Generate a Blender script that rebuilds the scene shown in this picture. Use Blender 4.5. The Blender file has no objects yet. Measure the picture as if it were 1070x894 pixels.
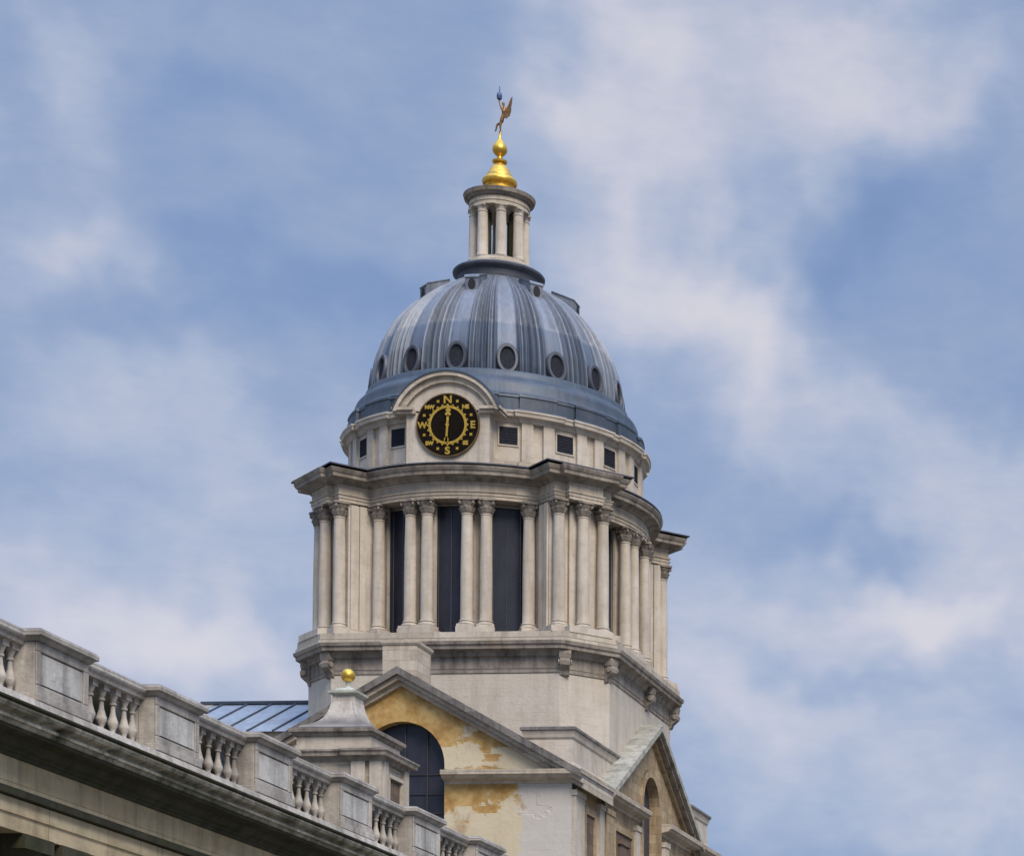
import bpy, bmesh, math, random
from mathutils import Vector, Matrix
random.seed(7)
R = math.radians
S = bpy.context.scene
COL = S.collection

# ------------------------------------------------------------------ camera
yaw, pitch, roll = R(2.673), R(1.526), R(.071)
M3 = Matrix.Rotation(yaw, 3, 'Z') @ Matrix.Rotation(pitch, 3, 'X') @ Matrix.Rotation(roll, 3, 'Y')
cd = bpy.data.cameras.new("camera")
cam = bpy.data.objects.new("camera", cd)
COL.objects.link(cam)
mw = Matrix((M3.col[0], M3.col[2], -M3.col[1])).transposed().to_4x4()
mw.translation = Vector((46.997, -139.813, 0.0))
cam.matrix_world = mw
cd.sensor_width = 36
cd.sensor_fit = 'HORIZONTAL'
cd.lens = 2763.963 * 36 / 1070
cd.shift_x = (535 - 1302.821) / 1070
cd.shift_y = (1239.883 - 447) / 1070
cd.clip_start = 0.5
cd.clip_end = 8000
S.camera = cam
GROUND = -1.65

# ------------------------------------------------------------------ view / world / sun
S.view_settings.view_transform = 'Standard'
S.view_settings.look = 'None'
S.view_settings.gamma = 1
S.view_settings.use_curve_mapping = False
S.view_settings.exposure = 1.1

SUN_EL, SUN_AZ = 46, 143      # azimuth from +Y clockwise: behind and right of the camera
w = bpy.data.worlds.new("World")
S.world = w
w.use_nodes = True
nt = w.node_tree
nt.nodes.clear()
def N(t, typ, **kw):
    n = t.nodes.new(typ)
    for k, v in kw.items():
        if k == 'inp':
            for a, b in v.items():
                n.inputs[a].default_value = b
        else:
            setattr(n, k, v)
    return n
def L(t, a, b): t.links.new(a, b)
def MATH(t, op, a, b=None, c=None, clamp=False):
    n = t.nodes.new('ShaderNodeMath'); n.operation = op; n.use_clamp = clamp
    for i, x in enumerate((a, b, c)):
        if x is None: continue
        if hasattr(x, 'is_linked') or hasattr(x, 'links'): t.links.new(x, n.inputs[i])
        else: n.inputs[i].default_value = x
    return n.outputs[0]
def RAMP(t, fac, stops, interp='LINEAR'):
    n = t.nodes.new('ShaderNodeValToRGB')
    n.color_ramp.interpolation = interp
    e = n.color_ramp.elements
    while len(e) < len(stops): e.new(0.5)
    for i, (p, c) in enumerate(stops):
        e[i].position = p
        e[i].color = tuple(c) + (1,) if hasattr(c, '__len__') else (c, c, c, 1)
    t.links.new(fac, n.inputs[0])
    return n.outputs[0]
def MIX(t, fac, a, b, blend='MIX'):
    n = t.nodes.new('ShaderNodeMix'); n.data_type = 'RGBA'; n.blend_type = blend
    for s, x in ((0, fac), (6, a), (7, b)):
        if hasattr(x, 'links'): t.links.new(x, n.inputs[s])
        elif s == 0: n.inputs[0].default_value = x
        else: n.inputs[s].default_value = tuple(x) + (1,) if len(x) == 3 else x
    return n.outputs[2]
def srgb(r, g, b):
    f = lambda c: (c / 255 / 12.92) if c / 255 <= .04045 else ((c / 255 + .055) / 1.055) ** 2.4
    return (f(r), f(g), f(b))

sky = N(nt, 'ShaderNodeTexSky', sky_type='NISHITA', sun_disc=False, sun_elevation=R(SUN_EL), sun_rotation=R(SUN_AZ),
        air_density=1.0, dust_density=1.2, ozone_density=1.5)
geo = N(nt, 'ShaderNodeTexCoord')
nrm = N(nt, 'ShaderNodeVectorMath', operation='NORMALIZE')
L(nt, geo.outputs['Generated'], nrm.inputs[0])
sep = N(nt, 'ShaderNodeSeparateXYZ'); L(nt, nrm.outputs[0], sep.inputs[0])
az = MATH(nt, 'MULTIPLY', MATH(nt, 'ARCTAN2', sep.outputs[0], sep.outputs[1]), 57.2958)      # degrees east of +Y
el = MATH(nt, 'MULTIPLY', MATH(nt, 'ARCSINE', sep.outputs[2]), 57.2958)
cmb = N(nt, 'ShaderNodeCombineXYZ'); L(nt, az, cmb.inputs[0]); L(nt, el, cmb.inputs[1])
def noise(scale, detail, rough, vec, loc=(0, 0, 0), sc=(1, 1, 1), rot=0, dist=0.0):
    m = N(nt, 'ShaderNodeMapping'); m.inputs['Location'].default_value = loc; m.inputs['Scale'].default_value = sc
    m.inputs['Rotation'].default_value = (0, 0, R(rot))
    L(nt, vec, m.inputs[0])
    n = N(nt, 'ShaderNodeTexNoise'); n.inputs['Scale'].default_value = scale; n.inputs['Detail'].default_value = detail
    n.inputs['Roughness'].default_value = rough; n.inputs['Distortion'].default_value = dist
    L(nt, m.outputs[0], n.inputs[0])
    return n.outputs[0]
# soft distortion of the sky coordinates so that the cloud banks have ragged edges
dn = noise(.34, 3, .5, cmb.outputs[0], (11, 3, 0))
dn2 = noise(.34, 3, .5, cmb.outputs[0], (-7, 20, 5))
AZ = MATH(nt, 'ADD', az, MATH(nt, 'MULTIPLY', MATH(nt, 'SUBTRACT', dn, .5), 7.0))
EL = MATH(nt, 'ADD', el, MATH(nt, 'MULTIPLY', MATH(nt, 'SUBTRACT', dn2, .5), 5.0))
# cloud banks: azimuth, elevation, half width, half height (degrees), tilt, strength
def d_of(u, v):
    d = M3 @ Vector(((u - 1302.821) / 2763.963, 1, -(v - 1239.883) / 2763.963)); d.normalize()
    return math.degrees(math.atan2(d.x, d.y)), math.degrees(math.asin(d.z))
BANKS = [  # seen from the photographer's standpoint; converted once to sky directions
    (650, 100, 80, 110, 12, .75), (860, 90, 180, 90, 0, .85), (960, 30, 120, 60, 0, .3), (740, 330, 110, 90, -30, .75),
    (850, 420, 150, 60, -35, .6), (980, 645, 170, 50, -8, 1.1), (900, 760, 280, 60, -8, .6), (1050, 560, 100, 60, 0, .55), (1010, 470, 90, 35, -20, .3),
    (210, 690, 190, 60, -6, 1.0), (60, 600, 150, 60, 0, .5), (250, 520, 180, 60, 8, .4), (120, 400, 190, 45, -15, .45),
    (40, 250, 60, 50, 0, .5), (110, 260, 90, 25, 0, .3), (30, 60, 60, 80, 0, .5), (430, 190, 130, 60, -10, .3),
    (600, 260, 80, 60, 0, .3), (200, 30, 120, 30, 0, .3), (740, 680, 90, 90, 0, .5), (1010, 860, 140, 40, 0, .6), (760, 820, 90, 60, 0, .35),
    (880, 250, 110, 50, 20, -.6), (1030, 130, 40, 70, 0, -.3), (300, 110, 130, 60, 0, -.3), (330, 310, 180, 35, 4, -.4), (80, 340, 90, 30, 4, -.25),
    (920, 575, 90, 25, -12, -.4), (880, 700, 120, 20, -10, -.25),
]
tot = None
for (u, v, a, b, tilt, s) in BANKS:
    A, E_ = d_of(u, v)
    k = 0.0200
    ca, sa = math.cos(R(tilt)), math.sin(R(tilt))
    dx = MATH(nt, 'SUBTRACT', AZ, A); dy = MATH(nt, 'SUBTRACT', EL, E_)
    p = MATH(nt, 'ADD', MATH(nt, 'MULTIPLY', dx, ca / (a * k)), MATH(nt, 'MULTIPLY', dy, sa / (a * k)))
    q = MATH(nt, 'ADD', MATH(nt, 'MULTIPLY', dx, -sa / (b * k)), MATH(nt, 'MULTIPLY', dy, ca / (b * k)))
    r2 = MATH(nt, 'ADD', MATH(nt, 'MULTIPLY', p, p), MATH(nt, 'MULTIPLY', q, q))
    g = MATH(nt, 'MULTIPLY', MATH(nt, 'EXPONENT', MATH(nt, 'MULTIPLY', r2, -.8)), s)
    tot = g if tot is None else MATH(nt, 'ADD', tot, g)
n1 = noise(.22, 5, .55, cmb.outputs[0], (2, 7, 0), (1, 1.8, 1), 12, .3)
n2 = noise(.6, 5, .6, cmb.outputs[0], (4, 1, 3), (1, 1.7, 1), 10, .4)
nz = MATH(nt, 'ADD', MATH(nt, 'MULTIPLY', MATH(nt, 'SUBTRACT', n1, .5), .7), MATH(nt, 'MULTIPLY', MATH(nt, 'SUBTRACT', n2, .5), .38))
n3 = noise(1.7, 6, .62, cmb.outputs[0], (9, 2, 3), (.7, 2.1, 1), 8, .6)
nz = MATH(nt, 'ADD', nz, MATH(nt, 'MULTIPLY', MATH(nt, 'SUBTRACT', n3, .5), .2))
mask = MATH(nt, 'ADD', MATH(nt, 'ADD', MATH(nt, 'MULTIPLY', tot, .95), nz), .22)
EXPO = 2 ** 1.1
def sk(r, g, b, m=1.0):
    c = srgb(r, g, b); return tuple(x / EXPO * 10 * m for x in c)   # the Background strength is 0.1
cl = nt.nodes.new('ShaderNodeValToRGB'); cl.color_ramp.interpolation = 'B_SPLINE'
nrmz = MATH(nt, 'ADD', MATH(nt, 'MULTIPLY', mask, .6), .2, clamp=True)
e = cl.color_ramp.elements
stops = [(0, (.47, .565, .735)), (.2, (.51, .598, .752)), (.4, (.575, .645, .775)), (.56, (.645, .695, .80)), (.72, (.72, .745, .825)), (.86, (.785, .79, .845)), (1, (.84, .83, .86))]
while len(e) < len(stops): e.new(.5)
for i, (p_, c_) in enumerate(stops):
    e[i].position = p_; e[i].color = c_ + (1,)
L(nt, nrmz, cl.inputs[0])
# ramp colours are display values: to scene light
gm = N(nt, 'ShaderNodeGamma'); L(nt, cl.outputs[0], gm.inputs[0]); gm.inputs[1].default_value = 2.2
scl = N(nt, 'ShaderNodeVectorMath', operation='SCALE'); L(nt, gm.outputs[0], scl.inputs[0]); scl.inputs['Scale'].default_value = 10 / EXPO
# the cloud deck brightens towards the zenith, as a thin overcast does
zen = MATH(nt, 'MULTIPLY', MATH(nt, 'SUBTRACT', el, 30), 1 / 40, clamp=True)
over = MATH(nt, 'ADD', 1.0, MATH(nt, 'MULTIPLY', zen, 4.0))
scl2 = N(nt, 'ShaderNodeVectorMath', operation='SCALE'); L(nt, scl.outputs[0], scl2.inputs[0]); L(nt, over, scl2.inputs['Scale'])
mixs = MIX(nt, .95, sky.outputs[0], scl2.outputs[0])
bg = N(nt, 'ShaderNodeBackground'); bg.inputs['Strength'].default_value = .1
L(nt, mixs, bg.inputs[0])
wo = N(nt, 'ShaderNodeOutputWorld'); L(nt, bg.outputs[0], wo.inputs[0])

sd = bpy.data.lights.new("sun", 'SUN'); sd.energy = 1.5; sd.angle = R(28); sd.color = (1, .90, .76)
sun = bpy.data.objects.new("sun", sd); COL.objects.link(sun)
sdir = Vector((math.sin(R(SUN_AZ)) * math.cos(R(SUN_EL)), math.cos(R(SUN_AZ)) * math.cos(R(SUN_EL)), math.sin(R(SUN_EL))))
sun.rotation_euler = sdir.to_track_quat('Z', 'Y').to_euler()
sun.location = (60, -80, 90)

# ------------------------------------------------------------------ materials
def newmat(name):
    m = bpy.data.materials.new(name); m.use_nodes = True
    t = m.node_tree; b = t.nodes['Principled BSDF']
    return m, t, b
def pos_noise(t, scale, detail=4, rough=.6, sc=(1, 1, 1), loc=(0, 0, 0), dist=0):
    g = t.nodes.new('ShaderNodeNewGeometry')
    m = t.nodes.new('ShaderNodeMapping'); m.inputs['Scale'].default_value = sc; m.inputs['Location'].default_value = loc
    t.links.new(g.outputs['Position'], m.inputs[0])
    n = t.nodes.new('ShaderNodeTexNoise'); n.inputs['Scale'].default_value = scale
    n.inputs['Detail'].default_value = detail; n.inputs['Roughness'].default_value = rough; n.inputs['Distortion'].default_value = dist
    t.links.new(m.outputs[0], n.inputs[0])
    return n.outputs[0]
def courses(t, bw=1.1, rh=.5, mortar=.012, sx=1.0):
    g = t.nodes.new('ShaderNodeNewGeometry')
    s = t.nodes.new('ShaderNodeSeparateXYZ'); t.links.new(g.outputs['Position'], s.inputs[0])
    c = t.nodes.new('ShaderNodeCombineXYZ')
    t.links.new(MATH(t, 'ADD', s.outputs[0], s.outputs[1]), c.inputs[0]); t.links.new(s.outputs[2], c.inputs[1])
    b = t.nodes.new('ShaderNodeTexBrick')
    b.inputs['Scale'].default_value = 1; b.inputs['Brick Width'].default_value = bw; b.inputs['Row Height'].default_value = rh
    b.inputs['Mortar Size'].default_value = mortar; b.inputs['Mortar Smooth'].default_value = .3
    b.inputs['Color1'].default_value = (0, 0, 0, 1); b.inputs['Color2'].default_value = (1, 1, 1, 1); b.inputs['Mortar'].default_value = (.5, .5, .5, 1)
    t.links.new(c.outputs[0], b.inputs[0])
    return b.outputs['Color'], b.outputs['Fac']
def stone(name, base, pale, dark, dirt=.5, top=.8, joints=True, bw=1.1, rh=.5, moss=None, mossamt=0, streak=1, rough=.85, rust=None, rustamt=0):
    m, t, b = newmat(name)
    n1 = pos_noise(t, .9, 6, .62)
    c = MIX(t, RAMP(t, n1, [(.3, 0.), (.7, 1.)]), base, pale)
    if rust:
        nr = pos_noise(t, .5, 5, .65, (1, 1, .6), (9, 4, 2))
        c = MIX(t, MATH(t, 'MULTIPLY', RAMP(t, nr, [(.5, 0.), (.72, 1.)]), rustamt), c, rust)
    cc, cf = courses(t, bw, rh)
    if joints:
        bwv = t.nodes.new('ShaderNodeRGBToBW'); t.links.new(cc, bwv.inputs[0])
        c = MIX(t, .55 * float(joints), c, MIX(t, bwv.outputs[0], tuple(x * .86 for x in base), tuple(x * 1.1 for x in pale)))
        c = MIX(t, MATH(t, 'MULTIPLY', cf, .42 * float(joints)), c, dark)
    # rain streaks and soot
    ns = pos_noise(t, 1.6, 5, .6, (1.4, 1.4, .13), (3, 0, 0))
    c = MIX(t, MATH(t, 'MULTIPLY', RAMP(t, ns, [(.46, 0.), (.75, 1.)]), dirt * streak), c, dark)
    nd = pos_noise(t, 2.6, 6, .7, (1, 1, 1), (0, 5, 9))
    c = MIX(t, MATH(t, 'MULTIPLY', RAMP(t, nd, [(.5, 0.), (.8, 1.)]), dirt * .8), c, dark)
    if moss:
        nm = pos_noise(t, 1.3, 6, .7, (1, .45, 2), (1, 2, 3))
        c = MIX(t, MATH(t, 'MULTIPLY', RAMP(t, nm, [(.42, 0.), (.62, 1.)]), mossamt), c, moss)
    # dirt and lichen settled on ledges
    g = t.nodes.new('ShaderNodeNewGeometry'); s = t.nodes.new('ShaderNodeSeparateXYZ'); t.links.new(g.outputs['Normal'], s.inputs[0])
    up = RAMP(t, s.outputs[2], [(.35, 0.), (.85, 1.)])
    c = MIX(t, MATH(t, 'MULTIPLY', up, top), c, tuple(x * .8 for x in dark))
    t.links.new(c, b.inputs['Base Color'])
    b.inputs['Roughness'].default_value = rough
    b.inputs['Specular IOR Level'].default_value = .25
    nb = pos_noise(t, 7, 6, .7)
    h = MATH(t, 'ADD', nb, MATH(t, 'MULTIPLY', cf, -1.2 * float(joints)))
    bp = t.nodes.new('ShaderNodeBump'); bp.inputs['Strength'].default_value = .5; bp.inputs['Distance'].default_value = .05
    t.links.new(h, bp.inputs['Height']); t.links.new(bp.outputs[0], b.inputs['Normal'])
    return m
STONE = stone('portland_stone', (.46, .385, .295), (.58, .505, .41), (.15, .125, .11), .45, .85, rust=(.40, .29, .18), rustamt=.35)
COLSTONE = stone('column_stone', (.49, .42, .335), (.62, .55, .465), (.17, .135, .11), .42, .5, joints=.16, bw=40, rh=1.05, rust=(.42, .31, .2), rustamt=.3)
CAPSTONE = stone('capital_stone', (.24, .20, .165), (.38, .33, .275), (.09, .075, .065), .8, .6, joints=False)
WALL = stone('pale_ashlar', (.52, .455, .375), (.59, .53, .45), (.24, .19, .15), .3, .6, joints=.14, bw=1.5, rh=.42, rust=(.42, .33, .22), rustamt=.3)
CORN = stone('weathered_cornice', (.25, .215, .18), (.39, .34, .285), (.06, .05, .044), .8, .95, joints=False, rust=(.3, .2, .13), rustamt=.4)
SLATE = stone('weathered_roof_slab', (.14, .125, .12), (.25, .225, .20), (.05, .045, .045), .8, .5, bw=.9, rh=.6)
ROOFPALE = stone('lichened_roof_slab', (.34, .325, .27), (.50, .48, .41), (.09, .085, .07), .6, .15, bw=1.2, rh=.5)
TAN = stone('tan_stone', (.36, .255, .145), (.49, .385, .24), (.11, .07, .05), .6, .85, rust=(.27, .15, .085), rustamt=.7)
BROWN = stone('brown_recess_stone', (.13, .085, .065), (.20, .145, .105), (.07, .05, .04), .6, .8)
WINGSTONE = stone('balustrade_stone', (.47, .42, .365), (.61, .555, .49), (.11, .095, .09), .7, .8, bw=2.3, rh=2.0, moss=(.15, .14, .11), mossamt=.3)
PANELST = stone('pale_panel_stone', (.52, .495, .45), (.62, .59, .54), (.13, .115, .11), .75, .7, joints=False)
MOSSY = stone('mossy_cornice_stone', (.38, .335, .25), (.64, .57, .46), (.028, .026, .016), 1.0, .9, joints=False, moss=(.075, .08, .032), mossamt=.7)
FRIEZE = stone('ochre_grey_stone', (.58, .44, .25), (.66, .54, .35), (.12, .095, .055), .5, .9, bw=2.4, rh=3, moss=(.13, .125, .06), mossamt=.2, rust=(.36, .24, .15), rustamt=.4)
ALGAE_SHADE = stone('algae_and_shade_stone', (.05, .046, .03), (.10, .09, .06), (.015, .014, .01), .8, .8, joints=False, moss=(.05, .055, .02), mossamt=.6)  # algae black; also shade painted in for soffit, taenia, ceiling, columns, lantern piers

def render_wall():
    m, t, b = newmat('peeling_ochre_render')
    g = t.nodes.new('ShaderNodeNewGeometry'); s = t.nodes.new('ShaderNodeSeparateXYZ'); t.links.new(g.outputs['Position'], s.inputs[0])
    cc, cf = courses(t, .9, .36)
    bwv = t.nodes.new('ShaderNodeRGBToBW'); t.links.new(cc, bwv.inputs[0])
    n = pos_noise(t, .45, 5, .6, (1, 1, 1.3), (5, 1, 2))
    n2 = pos_noise(t, 1.6, 6, .65, (1, 1, 1.0), (2, 8, 2))
    # bare render is missing more towards the right hand corner
    v = MATH(t, 'ADD', MATH(t, 'ADD', n, MATH(t, 'MULTIPLY', MATH(t, 'SUBTRACT', bwv.outputs[0], .5), .16)), MATH(t, 'MULTIPLY', MATH(t, 'SUBTRACT', n2, .5), .28))
    v = MATH(t, 'ADD', v, MATH(t, 'MULTIPLY', MATH(t, 'SUBTRACT', s.outputs[0], 5.0), .045))
    # the pale repaired band above the string course
    zz = MATH(t, 'ABSOLUTE', MATH(t, 'SUBTRACT', s.outputs[2], 24.25))
    v = MATH(t, 'ADD', v, MATH(t, 'MULTIPLY', MATH(t, 'SUBTRACT', .9, zz, clamp=True), .25))
    zl = MATH(t, 'SUBTRACT', 21.8, s.outputs[2], clamp=True)
    v = MATH(t, 'ADD', v, MATH(t, 'MULTIPLY', zl, .3))
    oc = MIX(t, RAMP(t, n2, [(.35, 0.), (.65, 1.)]), (.36, .20, .06), (.58, .40, .17))
    cr = MIX(t, n2, (.56, .46, .29), (.64, .56, .42))
    wh = MIX(t, n2, (.50, .455, .40), (.58, .54, .49))
    c = MIX(t, RAMP(t, v, [(.52, 0.), (.56, 1.)]), oc, cr)
    rx = MATH(t, 'ADD', s.outputs[0], MATH(t, 'MULTIPLY', MATH(t, 'SUBTRACT', n2, .5), 1.4))
    below = MATH(t, 'LESS_THAN', s.outputs[2], 23.2)
    c = MIX(t, MATH(t, 'MULTIPLY', RAMP(t, MATH(t, 'MULTIPLY', rx, .1), [(.57, 0.), (.60, 1.)]), below), c, wh)
    nr = pos_noise(t, 1.1, 6, .7, (1, 1, .5), (7, 7, 7))
    c = MIX(t, MATH(t, 'MULTIPLY', MATH(t, 'MULTIPLY', RAMP(t, nr, [(.5, 0.), (.68, 1.)]), .6), MATH(t, 'SUBTRACT', 1.0, MATH(t, 'MULTIPLY', MATH(t, 'SUBTRACT', s.outputs[0], 3.2), .4, clamp=True), clamp=True)), c, (.30, .155, .065))
    c = MIX(t, MATH(t, 'MULTIPLY', cf, .07), c, (.22, .15, .08))
    t.links.new(c, b.inputs['Base Color']); b.inputs['Roughness'].default_value = .9
    b.inputs['Specular IOR Level'].default_value = .2
    bp = t.nodes.new('ShaderNodeBump'); bp.inputs['Strength'].default_value = .6; bp.inputs['Distance'].default_value = .06
    t.links.new(MATH(t, 'ADD', MATH(t, 'MULTIPLY', RAMP(t, v, [(.52, 0.), (.56, 1.)]), .5), n2), bp.inputs['Height']); t.links.new(bp.outputs[0], b.inputs['Normal'])
    return m
RENDER = render_wall()

def lead(name, c1, c2, c3, seam=True):
    m, t, b = newmat(name)
    n1 = pos_noise(t, 1.1, 5, .6, (1.6, 1.6, .22))
    n2 = pos_noise(t, 3.2, 5, .65, (1.5, 1.5, .1), (4, 4, 0))
    n3 = pos_noise(t, .8, 4, .6)
    c = MIX(t, RAMP(t, n1, [(.32, 0.), (.68, 1.)]), c1, c2)
    if seam:
        g = t.nodes.new('ShaderNodeNewGeometry'); s = t.nodes.new('ShaderNodeSeparateXYZ'); t.links.new(g.outputs['Position'], s.inputs[0])
        up = RAMP(t, MATH(t, 'SUBTRACT', s.outputs[2], 48.55), [(.0, 0.), (.12, 1.)])
        c = MIX(t, MATH(t, 'MULTIPLY', up, .85), c, MIX(t, RAMP(t, n2, [(.3, 0.), (.7, 1.)]), (.13, .14, .165), (.24, .25, .27)))
    c = MIX(t, MATH(t, 'MULTIPLY', RAMP(t, n2, [(.5, 0.), (.72, 1.)]), .3), c, c3)
    if seam:      # each radial sheet of lead has weathered to a tone of its own
        an = MATH(t, 'MULTIPLY', MATH(t, 'ARCTAN2', s.outputs[1], s.outputs[0]), 57.2958 / 2.8125)
        ph_ = MATH(t, 'ADD', MATH(t, 'MULTIPLY', MATH(t, 'ARCTAN2', s.outputs[1], s.outputs[0]), 57.2958), 371.25)
        xb_ = MATH(t, 'MULTIPLY', MATH(t, 'ABSOLUTE', MATH(t, 'SUBTRACT', MATH(t, 'MODULO', ph_, 22.5), 11.25)), 1 / 11.25)
        roll_ = RAMP(t, xb_, [(.0, .35), (.42, .3), (.45, 0.), (.50, .9), (.55, 0.), (.70, .1), (.755, .9), (.81, 0.), (.93, 0.), (1, .9)])
        wn_ = t.nodes.new('ShaderNodeTexWhiteNoise'); wn_.noise_dimensions = '2D'
        cv = t.nodes.new('ShaderNodeCombineXYZ'); t.links.new(MATH(t, 'FLOOR', an), cv.inputs[0]); t.links.new(MATH(t, 'FLOOR', MATH(t, 'MULTIPLY', s.outputs[2], .41)), cv.inputs[1])
        t.links.new(cv.outputs[0], wn_.inputs[0])
        c = MIX(t, RAMP(t, wn_.outputs[0], [(.2, .3), (.5, .0)]), c, tuple(x * .45 for x in c1))
        c = MIX(t, RAMP(t, wn_.outputs[0], [(.6, .0), (.9, .2)]), c, c3)
        c = MIX(t, MATH(t, 'MULTIPLY', roll_, .5), c, (.25, .275, .32))      # rolls rubbed to pale oxide
    c = MIX(t, MATH(t, 'MULTIPLY', RAMP(t, n3, [(.52, 0.), (.7, 1.)]), .25), c, (.16, .13, .13))
    t.links.new(c, b.inputs['Base Color'])
    b.inputs['Metallic'].default_value = .25; b.inputs['Roughness'].default_value = .52
    bp = t.nodes.new('ShaderNodeBump'); bp.inputs['Strength'].default_value = .35; bp.inputs['Distance'].default_value = .05
    t.links.new(n2, bp.inputs['Height']); t.links.new(bp.outputs[0], b.inputs['Normal'])
    return m
LEAD = lead('dome_lead', (.06, .083, .125), (.10, .13, .18), (.19, .215, .25))
LEADD = lead('skirt_lead', (.04, .055, .075), (.065, .085, .112), (.10, .12, .145), False)
LEADK = lead('dark_lead', (.045, .05, .065), (.085, .09, .11), (.12, .12, .14), False)
LEADR = lead('roof_lead', (.20, .23, .28), (.28, .32, .37), (.45, .48, .50), False)

def simple(name, col, rough=.6, metal=0, var=.3, scale=3, bump=.3):
    m, t, b = newmat(name)
    n = pos_noise(t, scale, 5, .6)
    c = MIX(t, RAMP(t, n, [(.3, 0.), (.7, 1.)]), tuple(x * (1 - var) for x in col), tuple(min(1, x * (1 + var)) for x in col))
    t.links.new(c, b.inputs['Base Color']); b.inputs['Roughness'].default_value = rough; b.inputs['Metallic'].default_value = metal
    bp = t.nodes.new('ShaderNodeBump'); bp.inputs['Strength'].default_value = bump; bp.inputs['Distance'].default_value = .03
    t.links.new(n, bp.inputs['Height']); t.links.new(bp.outputs[0], b.inputs['Normal'])
    return m
GOLD = simple('gilding', (.72, .43, .07), .38, .85, .22, 5)
BRONZE = simple('worn_gilt_bronze', (.22, .12, .045), .5, .6, .35, 6)
BLUED = simple('blued_metal', (.07, .10, .19), .5, .5, .2, 6)
DIALM = simple('dial_black', (.010, .007, .005), .9, 0, .3, 4); DIALM.node_tree.nodes['Principled BSDF'].inputs['Specular IOR Level'].default_value = .08
DARKW = simple('dark_louvre', (.05, .04, .045), .7, 0, .3, 6)
def glazing():
    m, t, b = newmat('leaded_glazing')
    g = t.nodes.new('ShaderNodeNewGeometry')
    n = pos_noise(t, 1.4, 4, .6, (1, 1, .6))
    n2 = pos_noise(t, 9, 2, .5)
    cc, cf = courses(t, .28, .3, .02)
    c = MIX(t, n, (.012, .013, .019), (.042, .045, .062))
    c = MIX(t, MATH(t, 'MULTIPLY', cf, .05), c, (.07, .075, .09))
    t.links.new(c, b.inputs['Base Color']); b.inputs['Roughness'].default_value = .3
    b.inputs['Specular IOR Level'].default_value = .3
    bp = t.nodes.new('ShaderNodeBump'); bp.inputs['Strength'].default_value = .3; bp.inputs['Distance'].default_value = .03
    t.links.new(n2, bp.inputs['Height']); t.links.new(bp.outputs[0], b.inputs['Normal'])
    return m
GLAZ = glazing()
def louvre_attic():
    return simple('attic_shutter', (.026, .028, .036), .7, 0, .3, 8)
SHUT = louvre_attic(); SHUT.node_tree.nodes['Principled BSDF'].inputs['Specular IOR Level'].default_value = .05
def paving():
    m, t, b = newmat('gravel_paving')
    n = pos_noise(t, .6, 6, .6); n2 = pos_noise(t, 12, 4, .7)
    c = MIX(t, n, (.12, .105, .075), (.17, .15, .11)); c = MIX(t, MATH(t, 'MULTIPLY', n2, .5), c, (.06, .055, .05))
    t.links.new(c, b.inputs['Base Color']); b.inputs['Roughness'].default_value = .95
    return m
PAVE = paving()

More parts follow.
